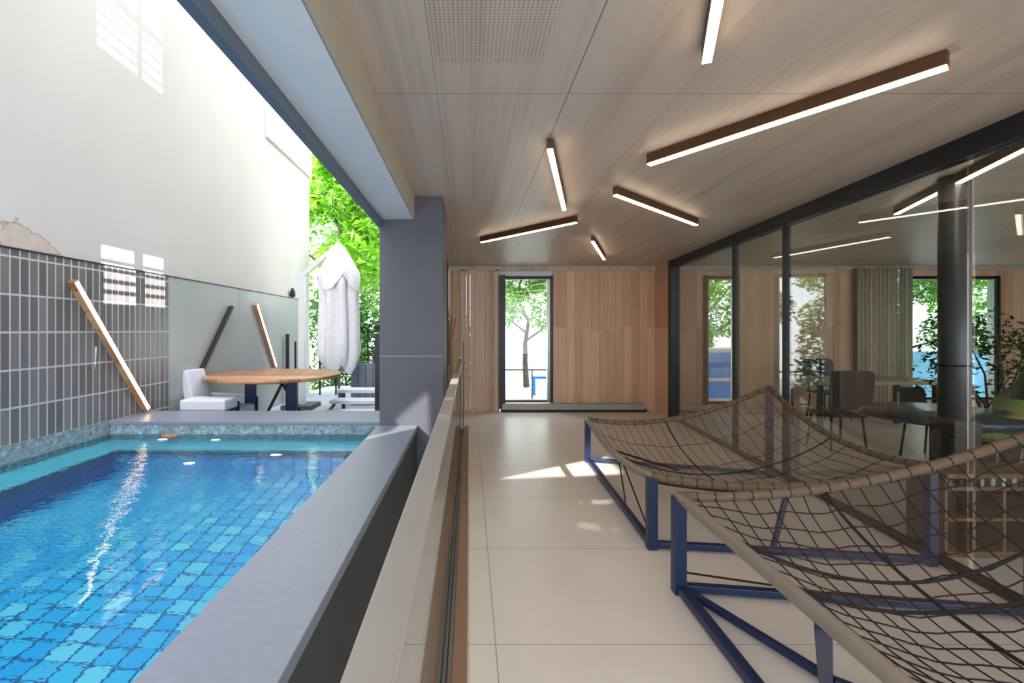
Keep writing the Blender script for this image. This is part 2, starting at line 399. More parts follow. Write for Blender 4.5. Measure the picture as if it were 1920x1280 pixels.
# parapet between the walkway and the pool
pp = sgroup('pool_parapet', (-.63, 1, -.6), 'dark parapet with pale stone coping beside the pool')
MB().box(-.78, -.457, -4, 4.2, -.65, .62).build('upstand', 'slate_dark', pp)
MB().box(-.80, -.452, -4, 4.2, .62, .665).build('coping', 'coping', pp, bevel=.004)
pf = sgroup('pool_far_wall', (-2, 4.6, -.6), 'pale blue grey coping at the far end of the pool')
MB().box(WX, -.785, 4.37, 4.94, -.65, .635).build('upstand', 'waterline', pf)
MB().box(WX, -.785, 4.36, 4.95, .635, .665).build('coping', 'coping', pf, bevel=.004)
# pool basin
pb = sgroup('pool_basin', (-2, 1, -.7), 'tiled basin of the swimming pool')
MB().box(WX, -.78, -3, 4.37, -.50, -.37).box(-.80, -.781, -3, 4.37, -.37, .45).box(WX, -.8, 4.34, 4.369, -.37, .2).build('tiled_floor', 'pool_tile', pb)
MB().box(WX, -2.95, -3, 4.37, -.37, .30).box(-2.95, -.8, 4.02, 4.37, -.37, .30).build('ledge', 'ledge_tile', pb)
MB().box(-2.95, -2.942, -3, 4.02, .12, .296).box(-2.95, -.8, 4.012, 4.02, .12, .296).build('ledge_riser', 'riser_tile', pb)
MB().box(-2.95, -2.944, -3, 4.02, -.37, .12).box(-2.95, -.8, 4.014, 4.02, -.37, .12).build('tiled_side', 'pool_tile', pb)
# water surface with real ripples
mb = MB(); NX, NY = 110, 260; x0, x1, y0, y1 = WX + .02, -.80, -2.9, 4.365
vs = []; wz = .55
for j in range(NY + 1):
    for i in range(NX + 1):
        X = x0 + (x1 - x0) * i / NX; Y = y0 + (y1 - y0) * j / NY
        h = .0018 * math.sin(7 * X + 3 * Y + 1.5 * math.sin(2.1 * Y)) + .0014 * math.sin(-9 * X + 12 * Y + 1.2 * math.sin(3 * X)) + .0009 * math.sin(19 * X + 15 * Y) + .0007 * math.sin(26 * Y - 11 * X + math.sin(6 * X))
        vs.append((X, Y, wz + h * (.15 + .25 * min(1, max(0, (-.9 - X) / 2)))))
fs = [(j * (NX + 1) + i, j * (NX + 1) + i + 1, (j + 1) * (NX + 1) + i + 1, (j + 1) * (NX + 1) + i) for j in range(NY) for i in range(NX)]
mb.add(vs, fs, True); wo = mb.build('pool_water', 'water'); wo['kind'] = 'stuff'; wo['label'] = 'rippled turquoise water filling the swimming pool'; wo['category'] = 'water'

# neighbour's white wall; unseen rear holes shaped to cast the sun patches
hA = [(.506, 3.42), (.04, 4.23), (-.23, 4.70), (-.9, 4.67), (-.4, 4.22)]
hB = [(1.02, 3.22), (.64, 3.80), (.60, 2.90), (.72, 2.85), (.76, 3.18)]
hC = [(-.93, 4.04), (-1.28, 4.31), (-1.30, 4.35), (-.96, 4.08)]
hD = [(-1.27, 3.93), (-1.74, 4.19), (-1.77, 4.22), (-1.30, 3.97)]
struct('wall_left', holed([(-9, -.7), (9.9, -.7), (9.9, 8.6), (-9, 8.6)], [hA, hB, hC, hD], WX, WX - .03), 'plaster')
tw = sgroup('tiled_wall', (WX, 4, .0), 'dark tiled lower band of the wall beside the pool')
MB().box(WX, WX + .02, -3.5, 5.25, -.1, 2.08).build('tiling', 'tile', tw)
MB().box(WX, WX + .02, 5.25, 6.83, .2, 2.08).box(WX, WX + .02, 6.835, 9.2, .2, 2.08).build('smooth_panel', 'grey_panel', tw)
MB().box(WX, WX + .026, -3.5, 9.2, 2.08, 2.092).build('cap', 'dark_metal', tw)
MB().box(WX, WX + .03, -3, 4.36, .5, .68).build('waterline_band', 'waterline', tw)
struct('trim_1', MB().box(WX - .1, WX + .05, 7.77, 9.9, 4.62, 8.6), 'white_paint', 'thickened white band high on the far end of the wall')
# unseen upper facade; window holes and slats shaped to cast the spots' patches
def sq(y0_, y1_, z0_, z1_): return [(y0_, z0_), (y1_, z0_), (y1_, z1_), (y0_, z1_)]
fr = .595
def fm(yw, zw, zs): return (4.7 + fr * (yw - 4.7), zs + fr * (zw - zs))
def win(y0_, y1_, z0_, z1_, zs): a = fm(y0_, z0_, zs); b = fm(y1_, z1_, zs); return sq(a[0], b[0], a[1], b[1])
glint_holes = [win(4.25, 4.76, 4.0, 6.0, 6.5), win(4.85, 5.16, 4.0, 6.0, 6.5), win(4.30, 4.72, 1.68, 2.26, 5.2), win(4.86, 5.18, 1.68, 2.26, 5.2)]
fo = holed([(-2.2, 2.9), (9.1, 2.9), (9.1, 8.6), (-2.2, 8.6)], glint_holes, -.75, -.80)
struct('wall_upper', fo, 'plaster')
slm = MB()
for k in range(5):
    z = 4.07 + .115 * k; z = fm(0, z, 6.5)[1]; slm.bar((-.82, 4.4, z), (-.82, 5.0, z), .012, .016 if k < 4 else .05)
for k in range(4):
    z = fm(0, 1.77 + .1 * k, 5.2)[1]; slm.bar((-.82, 4.42, z), (-.82, 5.02, z), .012, .02)
struct('glint_slats', slm, 'dark_metal')
struct('light_cover', MB().box(-.80, -.376, 4.42, 9.0, 2.74, 2.91), 'beam_white', 'added cover behind the pillar blocking stray spot light')  # added cover that stops the spot lamps leaking past the pillar
struct('roof', MB().box(-.85, 10.6, -2.2, 9.1, 8.6, 8.7), 'slate_dark')
struct('wall_upper_back', MB().box(-.85, 10.6, 9.0, 9.1, 2.9, 8.6), 'plaster')
struct('wall_upper_right', MB().box(10.5, 10.6, -2.2, 9.1, 2.67, 8.6).box(10.5, 10.6, -2.2, 9.1, 0, 2.67), 'plaster')
struct('ground_side', MB().box(10.6, 30, -12, 8.9, -.3, -.02).box(-.46, 10.6, -12, -4, -.3, -.02), 'paving')
# far deck
struct('pool_deck', MB().box(WX, -.3, 4.95, 12, -.1, .2), 'deck')

# side wall behind the pillar and far oak wall
struct('wall_side', MB().box(-.50, -.375, 4.99, 8.8, 0, 2.735), 'slate_dark')
YB = 8.88
wb = MB()
for a, b in ((1.55, 4.32), (4.98, 7.98), (9.80, 10.5)): wb.box(a, b, YB, YB + .2, 0, 2.6)
wb.box(4.32, 4.98, YB, YB + .2, 0, .12).box(7.98, 9.8, YB, YB + .2, 0, .2).box(4.32, 4.98, YB, YB + .2, 2.5, 2.6).box(7.98, 9.8, YB, YB + .2, 2.5, 2.6)
struct('wall_back', wb, 'wood_wall')
lb = MB(); x = -.375; random.seed(3)
while x < .55:
    wd = random.choice((.05, .07, .09, .11)); wd = min(wd, .56 - x); dp = random.choice((0, .015, .03, .045))
    lb.box(x, x + wd - .003, YB - .03 - dp, YB + .2, 0, 2.6); x += wd
struct('wall_panel', lb, 'wood_batten', 'oak batten panelling left of the narrow window')
struct('trim_2', MB().box(-.375, 3.4, YB - .06, YB + .2, 2.585, CEIL), 'ceiling', 'pale header above the oak wall')
struct('trim_3', MB().box(.60, 3.2, YB - .14, YB, .045, .15), 'rail', 'pale low ledge under the oak wall')
struct('baseboard_back', MB().box(.58, 3.24, YB - .12, YB, 0, .045), 'black')
struct('trim_4', MB().box(3.5, 10.5, YB - .05, YB + .2, 2.6, CEIL), 'ceiling', 'pale header inside the glass room')
# window 1 to 3 : frame + glass
def window(n, x0, x1, z0, z1, fw=.05, left=.1, label=None, mull=()):
    g = sgroup('window_%d' % n, ((x0 + x1) / 2, YB, z0), label)
    MB().box(x0 - left + .03, x0 + .02, YB - .09, YB + .16, z0 - .1 if n == 1 else z0, z1).box(x1, x1 + fw, YB - .02, YB + .16, z0, z1).box(x0, x1, YB + .05, YB + .16, z1 - .06, z1).box(x0, x1, YB + .05, YB + .16, z0, z0 + .04).build('frame', 'dark_metal', g)
    MB().box(x1 - .05, x1, YB + .02, YB + .14, z0 + .03, z1 - .06).build('inner_jamb', 'steel', g)
    MB().box(x0, x1, YB + .1, YB + .11, z0 + .04, z1 - .06).build('glass_pane', 'glass_win', g)
    for m_ in mull: MB().box(m_ - .03, m_ + .03, YB + .05, YB + .15, z0 + .04, z1 - .06).build('mullion', 'dark_metal', g)
    return g
w1 = window(1, .64, 1.50, .15, 2.50, .05, .13, 'tall narrow window between the oak panels')
MB().box(.54, 1.55, YB + .04, YB + .2, 2.50, 2.60).build('lintel', 'white_paint', w1)
window(2, 4.36, 4.96, .12, 2.50, .03, .06, 'narrow window seen through the first glass panel')
window(3, 7.98, 9.78, .2, 2.50, .03, .06, 'wide window beyond the round column', mull=(9.0,))

# corner post and glass partition
struct('corner_post', MB().box(3.37, 3.52, 8.02, 8.14, 0, CEIL), 'dark_metal', 'black steel post at the corner of the glass room')
gp = sgroup('window_4', (GX(4), 4, 0), 'long glass partition along the right of the walkway')
ya, yb_ = -2.2, 8.05
MB().bar((GX(ya), ya, CEIL - .065), (GX(yb_), yb_, CEIL - .065), .09, .13).build('head_rail', 'dark_metal', gp)
MB().bar((GX(ya), ya, .02), (GX(yb_), yb_, .02), .07, .04).build('floor_track', 'dark_metal', gp)
ms = [-2.2, .6, 2.9, 4.82, 5.90, 8.05]
for k in range(len(ms) - 1):
    a, b = ms[k] + .02, ms[k + 1] - .02
    MB().bar((GX(a), a, 1.29), (GX(b), b, 1.29), .01, 2.5).build('glass_pane', 'glass', gp)
for y in (.6, 4.82, 5.90): MB().bar((GX(y), y, .04), (GX(y), y, CEIL - .13), .045, .07, up=(0, 1, 0)).build('mullion', 'dark_metal', gp)
# return glass from the corner post to the far wall
MB().box(3.43, 3.45, 8.14, YB, 0, CEIL).build('end_panel', 'wood_wall', gp)

# glazed-room round column
co = sgroup('round_column', (3.72, 3.68, 0), 'round grey column just inside the glass room')
MB().lathe([(.095, 0), (.095, CEIL)], (3.72, 3.68, 0), 40).build('shaft', 'column', co)
MB().lathe([(.099, 1.22), (.099, 1.235)], (3.72, 3.68, 0), 40).build('band', 'black', co)
MB().box(3.62, 3.82, 3.58, 3.78, 0, .82).build('base_casing', 'chair_dark', co)

# ------------------------------------------------------------------ glass railing on the walkway
rl = thing('glass_railing', (-.11, 3, 0), 'frameless glass railing with a pale flat handrail beside the pool parapet', 'railing')
MB().box(-.120, -.108, -1, 3.2, .03, 1.08).build('glass_pane', 'glass_rail', rl)
MB().box(-.120, -.108, 3.22, 6.6, .03, 1.08).build('glass_pane', 'glass_rail', rl)
hr = MB(); N = 30; top = []; 
for i in range(N + 1):
    y = -1 + 7.7 * i / N; top.append(y)
MB().box(-.148, -.088, -1, 6.68, 1.078, 1.1).build('handrail', 'rail', rl, bevel=.004)
MB().box(-.150, -.078, -1, 7.1, 0, .035).build('floor_channel', 'steel', rl)
MB().box(-.1, -.094, -1, 7.1, .034, .04).build('gasket', 'black', rl)
MB().box(-.092, -.082, 6.7, 6.74, 0, 1.34).build('end_post', 'black', rl)
MB().box(-.135, -.10, 6.68, 6.70, 1.04, 1.12).build('end_cap', 'white_paint', rl)
tag(MB().box(-.077, -.010, -1, 7.38, 0, .022).build('threshold_strip', 'wood_strip'), 'long brown wooden strip on the floor along the glass railing', 'floor strip')
dw = MB()
dw.tube([(-.30, 7.9, .2), (-.31, 7.9, 1.3), (-.29, 7.9, 1.72)], .02, 6, [.02, .024, .014]).tube([(-.27, 7.95, .2), (-.29, 7.92, 1.3), (-.22, 7.94, 1.70)], .02, 6, [.018, .018, .008])
tag(dw.build('driftwood_branch', 'driftwood'), 'upright pale driftwood branches leaning behind the pillar', 'branch')

# ------------------------------------------------------------------ line lamps
def line_lamp(a, b, label, group, z=CEIL, hgt=.075, wdt=.038, gmat='lamp'):
    a = Vector((*a, z)); b = Vector((*b, z)); c = (a + b) / 2
    o = thing('line_lamp', (c.x, c.y, z - hgt), label, 'lamp', group)
    MB().bar(a - Vector((0, 0, hgt / 2 - .006)), b - Vector((0, 0, hgt / 2 - .006)), wdt, hgt - .012).build('housing', 'brown_lamp', o)
    e = (b - a).normalized() * .004
    MB().bar(a + e - Vector((0, 0, hgt - .004)), b - e - Vector((0, 0, hgt - .004)), wdt * .94, .008).build('diffuser', gmat, o)
    return o
def lp(u, v):
    y = (CEIL - .08 - EYE) * F / (VY - v); return ((u - VX) * y / F, y)
G1 = 'wooden line lamps on the walkway ceiling'
line_lamp((.60, 1.02), lp(1325, 122), 'lit line lamp cut off by the top edge, nearest on the walkway ceiling', G1)
line_lamp(lp(1216, 312), lp(1778, 130), 'longest lit line lamp, slanting across the ceiling towards the glass wall', G1, wdt=.045)
line_lamp(lp(1031, 283), lp(1058, 396), 'lit line lamp pointing down the walkway, ending on the thin ceiling joint', G1)
line_lamp(lp(1153, 368), lp(1306, 424), 'lit line lamp with its right end nearest the glass wall head rail', G1)
line_lamp(lp(902, 456), lp(1081, 419), 'lit line lamp left of the others, slanting up from the pillar side', G1)
line_lamp(lp(1111, 454), lp(1133, 488), 'shortest lit line lamp right by the oak end wall', G1)
G2 = 'line lamps inside the glass room'
line_lamp((4.07, 4.58), (3.30, 2.70), 'lit line lamp inside the glass room passing behind the round column', G2)
line_lamp((6.5, 6.63), (5.13, 5.08), 'lit line lamp deep inside the glass room left of the round column', G2)

# wall-hung lamps by the pool
def wall_lamp(p0, p1, label, lit=True):
    a = Vector((WX + .05, *p0)); b = Vector((WX + .05, *p1)); c = (a + b) / 2
    o = thing('wall_lamp' if lit else 'grey_bar', (a.x, b.y, b.z), label, 'lamp' if lit else 'bar', 'slanting wall lamps' if lit else None)
    d = (b - a).normalized()
    MB().bar(a, b, .05, .055, up=(1, 0, 0)).build('housing' if lit else 'profile', 'wood_table' if lit else 'dark_metal', o)
    if lit: MB().bar(a + d * .01 + Vector((.03, 0, 0)), b - d * .01 + Vector((.03, 0, 0)), .036, .008, up=(1, 0, 0)).build('diffuser', 'lamp_soft', o)
    else: MB().bar(a + Vector((.03, .02, 0)), b + Vector((.03, .02, 0)), .02, .008, up=(1, 0, 0)).build('edge_strip', 'steel', o)
    for q in (.2, .8):
        m_ = a.lerp(b, q); MB().box(WX + .018, WX + .03, m_.y - .02, m_.y + .02, m_.z - .02, m_.z + .02).build('bracket', 'black', o)
wall_lamp((3.93, 1.90), (4.83, .70), 'lit wooden lamp slanting down the dark tiled wall to the far coping')
wall_lamp((7.29, 1.89), (8.02, .88), 'lit wooden lamp on the smooth wall behind the round wooden table')
wall_lamp((6.56, 1.81), (5.72, .88), 'unlit grey bar leaning the other way on the smooth wall', False)

# ------------------------------------------------------------------ hammock loungers
def curve(a, b, sag, n=14, k=1.0):
    a = Vector(a); b = Vector(b); return [a.lerp(b, i / n) - Vector((0, 0, sag * 4 * (i / n) * (1 - i / n))) for i in range(n + 1)]
def sample(c, t_):
    x = t_ * (len(c) - 1); i = min(int(x), len(c) - 2); return c[i].lerp(c[i + 1], x - i)
class Patch:
    # e_back: p00->p10, e_front: p01->p11, e_left: p00->p01, e_right: p10->p11
    def __init__(s, eb, ef, el, er, sag): s.eb, s.ef, s.el, s.er, s.sag = eb, ef, el, er, sag
    def at(s, u, v):
        P00, P10, P01, P11 = s.eb[0], s.eb[-1], s.ef[0], s.ef[-1]
        p_ = sample(s.eb, u) * (1 - v) + sample(s.ef, u) * v + sample(s.el, v) * (1 - u) + sample(s.er, v) * u
        p_ = p_ - (P00 * (1 - u) * (1 - v) + P10 * u * (1 - v) + P01 * (1 - u) * v + P11 * u * v)
        return p_ - Vector((0, 0, s.sag * (16 * u * (1 - u) * v * (1 - v)) ** .8))
def hammock(label, p00, p10, p01, p11, sags, sag, nu, nv, rope_r, cloth, left_mat, thick, legs, bars, extra):
    o = thing('hammock_lounger', ((p00[0] + p10[0]) / 2, (p00[1] + p01[1]) / 2, 0), label, 'lounger', 'net hammock loungers')
    eb = curve(p00, p10, sags[0]); ef = curve(p01, p11, sags[1]); el = curve(p00, p01, sags[2]); er = curve(p10, p11, sags[3])
    P = Patch(eb, ef, el, er, sag)
    for e, m_, r in ((el, left_mat, .030), (eb, 'edge', .027), (ef, 'edge', .030), (er, 'edge', .025)):
        MB().tube(e, r, 10).build('side_rail', m_, o)
    MB().tube([q - Vector((0, 0, .034)) for q in ef], .010, 6).build('binding', 'rope', o)
    n = 24; vs = [P.at(i / n, j / n) for j in range(n + 1) for i in range(n + 1)]
    MB().add(vs, [(j * (n + 1) + i, j * (n + 1) + i + 1, (j + 1) * (n + 1) + i + 1, (j + 1) * (n + 1) + i) for j in range(n) for i in range(n)], True).build('mesh_cloth', cloth, o)
    net = MB(); rr = random.Random(5)
    for i in range(1, nu):
        u = i / nu; w_ = rr.uniform(-.008, .008)
        net.tube([P.at(min(1, max(0, u + w_ * math.sin(k))), k / 20) + Vector((0, 0, .004)) for k in range(21)], rope_r, 5)
    for j in range(1, nv):
        v = j / nv; net.tube([P.at(k / 20, v + .006 * math.sin(k * 1.7 + j) * (0 if k in (0, 20) else 1)) + Vector((0, 0, .004)) for k in range(21)], rope_r, 5)
    net.build('net', 'rope', o)['kind'] = 'stuff'
    for q in thick:
        MB().tube([P.at(*q(k / 24)) + Vector((0, 0, .008)) for k in range(25)], rope_r * 2.4, 7).build('thick_rope', 'rope', o)
    for a, b, w_ in legs: MB().bar(a, b, w_, w_).build('leg', 'blue_metal', o, bevel=.006)
    for a, b, w_ in bars: MB().bar(a, b, w_, w_ * .8).build('floor_bar', 'blue_metal', o, bevel=.005)
    for a, b, w_ in extra: MB().tube([a, b], w_, 6).build('stay_cord', 'rope', o)
    # knots / lashings along the side rails
    ls = MB()
    for e, rad in ((eb, .0285), (ef, .0315), (er, .0265)):
        for i in range(1, 18):
            c = sample(e, i / 18); d = (sample(e, i / 18 + .02) - c).normalized() * .004; ls.tube([c - d, c + d], rad, 8)
    ls.build('lashing', 'rope', o)['kind'] = 'stuff'
    return o
z0 = .035
hammock('near blue-framed net hammock lounger with a straight taupe pole, cut off at bottom right',
    (1.195, 2.74, .55), (2.90, 2.46, .97), (1.15, .95, .55), (2.86, .85, .80), (.10, .06, 0, .08), .30, 19, 19, .0034, 'mesh_net', 'pole',
    [lambda k: (.43 + .05 * math.sin(k * 3), k), lambda k: (k, .22 + .05 * math.sin(k * 3.14)), lambda k: (k, .40 - .04 * math.sin(k * 3.14))],
    [((1.195, 2.74, 0), (1.195, 2.74, .55), .068), ((1.165, 1.58, .53), (1.50, 2.02, .03), .05), ((2.90, 2.46, 0), (2.90, 2.46, .97), .06), ((2.84, .85, 0), (2.84, .85, .79), .06), ((1.15, .95, 0), (1.15, .95, .54), .06)],
    [((1.20, 2.71, z0), (1.16, .95, z0), .055), ((1.20, 2.74, z0), (2.90, 2.50, z0), .05), ((1.22, 2.70, z0), (1.52, 2.0, z0), .04), ((1.52, 2.0, z0), (2.84, .9, z0), .04)],
    [((1.20, 2.74, .12), (2.0, 2.2, .24), .006)])
hammock('far blue-framed hammock lounger with fine mesh rising to a dark peak by the glass',
    (1.34, 5.44, .485), (3.06, 4.9, .915), (1.25, 3.29, .495), (2.94, 3.02, .64), (.16, .10, .09, .16), .14, 22, 5, .0022, 'mesh_cloth', 'pole',
    [lambda k: (k, .5), lambda k: (.45, k)],
    [((1.25, 3.29, 0), (1.25, 3.29, .495), .066), ((1.34, 5.44, 0), (1.34, 5.44, .48), .06), ((3.06, 4.9, 0), (3.06, 4.9, .90), .06), ((2.94, 3.06, 0), (2.94, 3.06, .63), .055), ((2.12, 3.2, .42), (2.02, 3.2, .03), .03)],
    [((1.25, 3.32, z0), (1.34, 5.42, z0), .05), ((1.25, 3.29, z0), (2.94, 3.06, z0), .05), ((1.34, 5.44, z0), (3.06, 4.9, z0), .045)],
    [((1.33, 4.3, .40), (1.31, 4.02, .05), .006), ((1.33, 4.25, .40), (1.27, 3.36, .06), .006), ((1.33, 4.35, .40), (1.7, 3.9, .36), .009)])

# ------------------------------------------------------------------ glass room furniture
def round_table(c, r, z, label, mat, thick=.05):
    o = thing('round_table', (c[0], c[1], 0), label, 'table')
    MB().lathe([(r, z - thick), (r, z - .006), (r - .006, z)], (c[0], c[1], 0), 48).build('tabletop', mat, o)
    MB().lathe([(.035, .03), (.035, z - thick)], (c[0], c[1], 0), 16).build('pedestal', 'black', o)
    MB().lathe([(.24, 0), (.24, .015), (.05, .03)], (c[0], c[1], 0), 32).build('base', 'black', o)
    return o
round_table((4.36, 4.40), .62, .75, 'round slate-coloured table just behind the glass, left of the column', 'table_dark', .06)
lt = thing('long_table', (6.0, 7.4, 0), 'long pale table deep inside the glass room', 'table')
MB().box(5.05, 6.95, 6.95, 7.8, .70, .75).build('tabletop', 'table_light', lt, bevel=.004)
for X in (5.15, 6.85):
    for Y in (7.05, 7.7): MB().box(X - .03, X + .03, Y - .03, Y + .03, 0, .70).build('leg', 'black', lt)
def chair(x, y, rz, label, mat='chair_dark', leg='black', hb=1.0):
    o = thing('dining_chair', (x, y, 0), label, 'chair', 'chairs in the glass room'); R_ = Matrix.Rotation(rz, 3, 'Z')
    def tr(mb):
        mb.v = [tuple(R_ @ Vector(q) + Vector((x, y, 0))) for q in mb.v]; return mb
    tr(MB().box(-.24, .24, -.22, .22, .42, .46)).build('seat', mat, o, bevel=.02)
    # rounded back
    pts = []; 
    for cx_, cz_, a0 in ((.19, hb - .07, 0), (-.19, hb - .07, 90), (-.22, .56, 180), (.22, .56, 270)):
        for k in range(5):
            a = math.radians(a0 + k * 22.5); rr_ = .07 if cz_ > .7 else .04; pts.append((cx_ + rr_ * math.cos(a), cz_ + rr_ * math.sin(a)))
    n = len(pts); b = MB().add([(q[0], .20 + (q[1] - .5) * .12, q[1]) for q in pts] + [(q[0], .23 + (q[1] - .5) * .12, q[1]) for q in pts],
         [tuple(range(n)), tuple(range(n, 2 * n))[::-1]] + [(i, i + n, (i + 1) % n + n, (i + 1) % n) for i in range(n)])
    tr(b).build('backrest', mat, o)
    for sx in (-1, 1):
        tr(MB().bar((sx * .19, .21, .44), (sx * .19, .23, .6), .02, .02)).build('back_support', leg, o)
        for sy in (-1, 1): tr(MB().tube([(sx * .19, sy * .17, .43), (sx * .22, sy * .21, 0)], .013, 8)).build('leg', leg, o)
    return o
chair(6.1, 8.15, 0, 'dark round-cornered chair standing behind the long pale table')
chair(4.66, 6.1, math.pi, 'dark chair turned away in front of the long pale table')
chair(5.42, 5.6, .3, 'low-backed dark chair between the two indoor tables', hb=.8)
chair(5.2, 4.6, -1.3, 'pale green chair to the right of the slate round table', 'green_box', 'steel', .85)
chair(4.75, 3.6, 2.7, 'pale green chair in front of the slate round table', 'green_box', 'steel', .82)
bc = thing('low_bookcase', (3.45, 3.35, 0), 'low wooden bookcase with dark cubbyholes behind the glass', 'bookcase')
bx0, bx1, by0, by1 = 3.13, 3.95, 3.16, 3.44
MB().box(bx0, bx1, by0, by1, .52, .55).box(bx0, bx1, by0, by1, .44, .465).box(bx0, bx1, by0, by1, 0, .04).box(bx0, bx0 + .02, by0, by1, 0, .55).box(bx1 - .02, bx1, by0, by1, 0, .55).box(bx0, bx1, by1 - .01, by1, 0, .55).box(bx0, bx1, by0, by1, .24, .258).build('carcass', 'wood_dark', bc)
for X in (3.33, 3.53, 3.74): MB().box(X - .01, X + .01, by0 + .005, by1, .04, .44).build('divider', 'wood_dark', bc)
rb = random.Random(4); cols = ['chair_dark', 'table_light', 'rail', 'wood_dark', 'slate_blue', 'cushion']
look = ['near-black', 'straw-coloured', 'light grey', 'brown', 'slate blue', 'off-white']
spots_ = ['at the left end of the top shelf', 'second from the left end of the top shelf', 'third on the top shelf', 'fourth on the top shelf', 'in the middle of the top shelf',
          'right of the middle on the top shelf', 'towards the right of the top shelf', 'second from the right end of the top shelf', 'at the right end of the top shelf']
x = bx0 + .05
for k in range(9):
    wd = rb.uniform(.02, .032); hh = rb.uniform(.035, .05); q = rb.randrange(6)
    tag(MB().box(x, x + wd, by0 + .02, by0 + .2, .4655, .4655 + hh).build('book', cols[q]), '%s paperback lying %s of the low bookcase' % (look[q], spots_[k]), 'book', 'books in the low bookcase')
    x += wd + .045
pl = thing('pendant_lamp', (5.40, 4.4, .85), 'olive dome pendant lamp with yellow glow at the right edge', 'lamp')
MB().lathe([(.30, 0), (.29, .10), (.24, .22), (.14, .31), (.03, .35), (.03, .38)], (5.40, 4.4, .85), 40, cap=False).build('shade', 'olive', pl)
MB().lathe([(.285, .004), (.27, .11), (.22, .21), (.0, .30)], (5.40, 4.4, .85), 40, cap=False).build('inner_shade', 'lamp_yellow', pl)
MB().tube([(5.40, 4.4, 1.2), (5.40, 4.4, CEIL)], .006, 6).build('cord', 'black', pl)
cu = MB(); n = 120; vs = []
for i in range(n + 1):
    X = 7.05 + .95 * i / n; Y = 8.70 + .035 * math.sin(i * .62) + .012 * math.sin(i * 1.4)
    vs += [(X, Y, .03), (X, Y, 2.62), (X, Y + .008, 2.62), (X, Y + .008, .03)]
fs = []
for i in range(n):
    for k in range(4): a = i * 4 + k; b = i * 4 + (k + 1) % 4; fs.append((a, b, b + 4, a + 4))
cu.add(vs, fs, True)
tag(cu.build('curtain', 'curtain'), 'pale beige floor-length curtain gathered left of the wide window', 'curtain')

# ------------------------------------------------------------------ foliage
def crown(mb, blobs, n, size, rng, flat=.5):
    tot = sum(b[3] * b[4] * b[5] for b in blobs)
    for b in blobs:
        k = int(n * b[3] * b[4] * b[5] / tot)
        for _ in range(k):
            a = rng.uniform(0, 6.283); c = rng.uniform(-1, 1); s_ = math.sqrt(1 - c * c); r = rng.uniform(.35, 1) ** .5
            p_ = Vector((b[0] + b[3] * r * s_ * math.cos(a), b[1] + b[4] * r * s_ * math.sin(a), b[2] + b[5] * r * c))
            d = Vector((rng.gauss(0, 1), rng.gauss(0, 1), rng.gauss(-.2, flat))).normalized()
            w_ = d.cross(Vector((rng.gauss(0, .5), rng.gauss(0, .5), 1))).normalized(); up = w_.cross(d)
            L = size * rng.uniform(.6, 1.3); W = L * .26
            mb.add([p_, p_ + d * L * .45 + w_ * W + up * L * .05, p_ + d * L - up * L * .06, p_ + d * L * .45 - w_ * W + up * L * .05, p_ + d * L * .5 - up * L * .03], [(0, 1, 4), (1, 2, 4), (2, 3, 4), (3, 0, 4)], True)
def tree(name, x, y, base, h, spread, n, leaf, mat, label, seed, cat='tree', group=None, low=.45, tr=.09):
    rng = random.Random(seed); o = thing(name, (x, y, base), label, cat, group)
    tk = MB(); pts = [Vector((x, y, base))]
    for k in range(1, 6): pts.append(Vector((x + rng.uniform(-.12, .12) * k * .5, y + rng.uniform(-.1, .1), base + h * .8 * k / 5)))
    tk.tube(pts, tr, 10, [tr * (1 - .14 * i) for i in range(6)])
    blobs = []
    for k in range(9):
        t0 = rng.uniform(low, .8); a = rng.uniform(0, 6.28); c = sample(pts, min(1, t0 / .8)); L = spread * rng.uniform(.35, .85)
        e = c + Vector((math.cos(a) * L, math.sin(a) * L, h * rng.uniform(.08, .24)))
        m_ = c.lerp(e, .5) + Vector((rng.uniform(-.1, .1), 0, -.05))
        tk.tube([c, m_, e], tr * .4, 6, [tr * .42, tr * .28, tr * .1])
        blobs.append((e.x, e.y, e.z, spread * .42, spread * .42, spread * .30))
    blobs.append((pts[-1].x, pts[-1].y, pts[-1].z, spread * .55, spread * .5, spread * .42))
    tk.build('trunk', 'bark', o); lv = MB(); crown(lv, blobs, n, leaf, rng); q = lv.build('foliage', mat, o); return o
G = 'trees beyond the building'
tree('leafy_tree', -3.2, 11.6, 0, 6.0, 1.8, 7000, .24, 'leaf_bright', 'bright large-leaved tree rising against the edge of the white wall', 1, low=.3, group=G)
tree('leafy_tree', -3.1, 13.6, 0, 4.6, 2.0, 11000, .15, 'leaf_mid', 'pale green tree directly behind the closed parasol', 2, low=.25, group=G)
tree('leafy_tree', 1.5, 12.6, 0, 3.6, 1.6, 11000, .13, 'leaf_mid', 'grey-trunked tree framed by the narrow window in the oak wall', 3, low=.32, group=G, tr=.085)
tree('leafy_tree', 5.9, 11.8, 0, 4.2, 1.6, 12000, .12, 'leaf_bright', 'green tree above the blue cooler in the second window', 4, low=.12, group=G)
tree('leafy_tree', 11.0, 12.2, 0, 4.2, 1.9, 12000, .13, 'leaf_mid', 'tree filling the left half of the wide window', 5, low=.15, group=G)
tree('leafy_tree', 13.2, 12.6, 0, 4.2, 1.9, 12000, .13, 'leaf_bright', 'yellow-green tree in the right half of the wide window', 6, low=.15, group=G)
hg = thing('hedge', (-1.6, 11.3, .0), 'dark clipped hedge behind the closed parasol and deck', 'hedge'); mb = MB(); rng = random.Random(9)
crown(mb, [(-3.5 + .62 * i, 11.2 + .2 * math.sin(i), 1.0 + .25 * math.sin(i * 2.1), .60, .5, 1.25) for i in range(6)], 15000, .12, rng); mb.build('foliage', 'leaf_dark', hg)
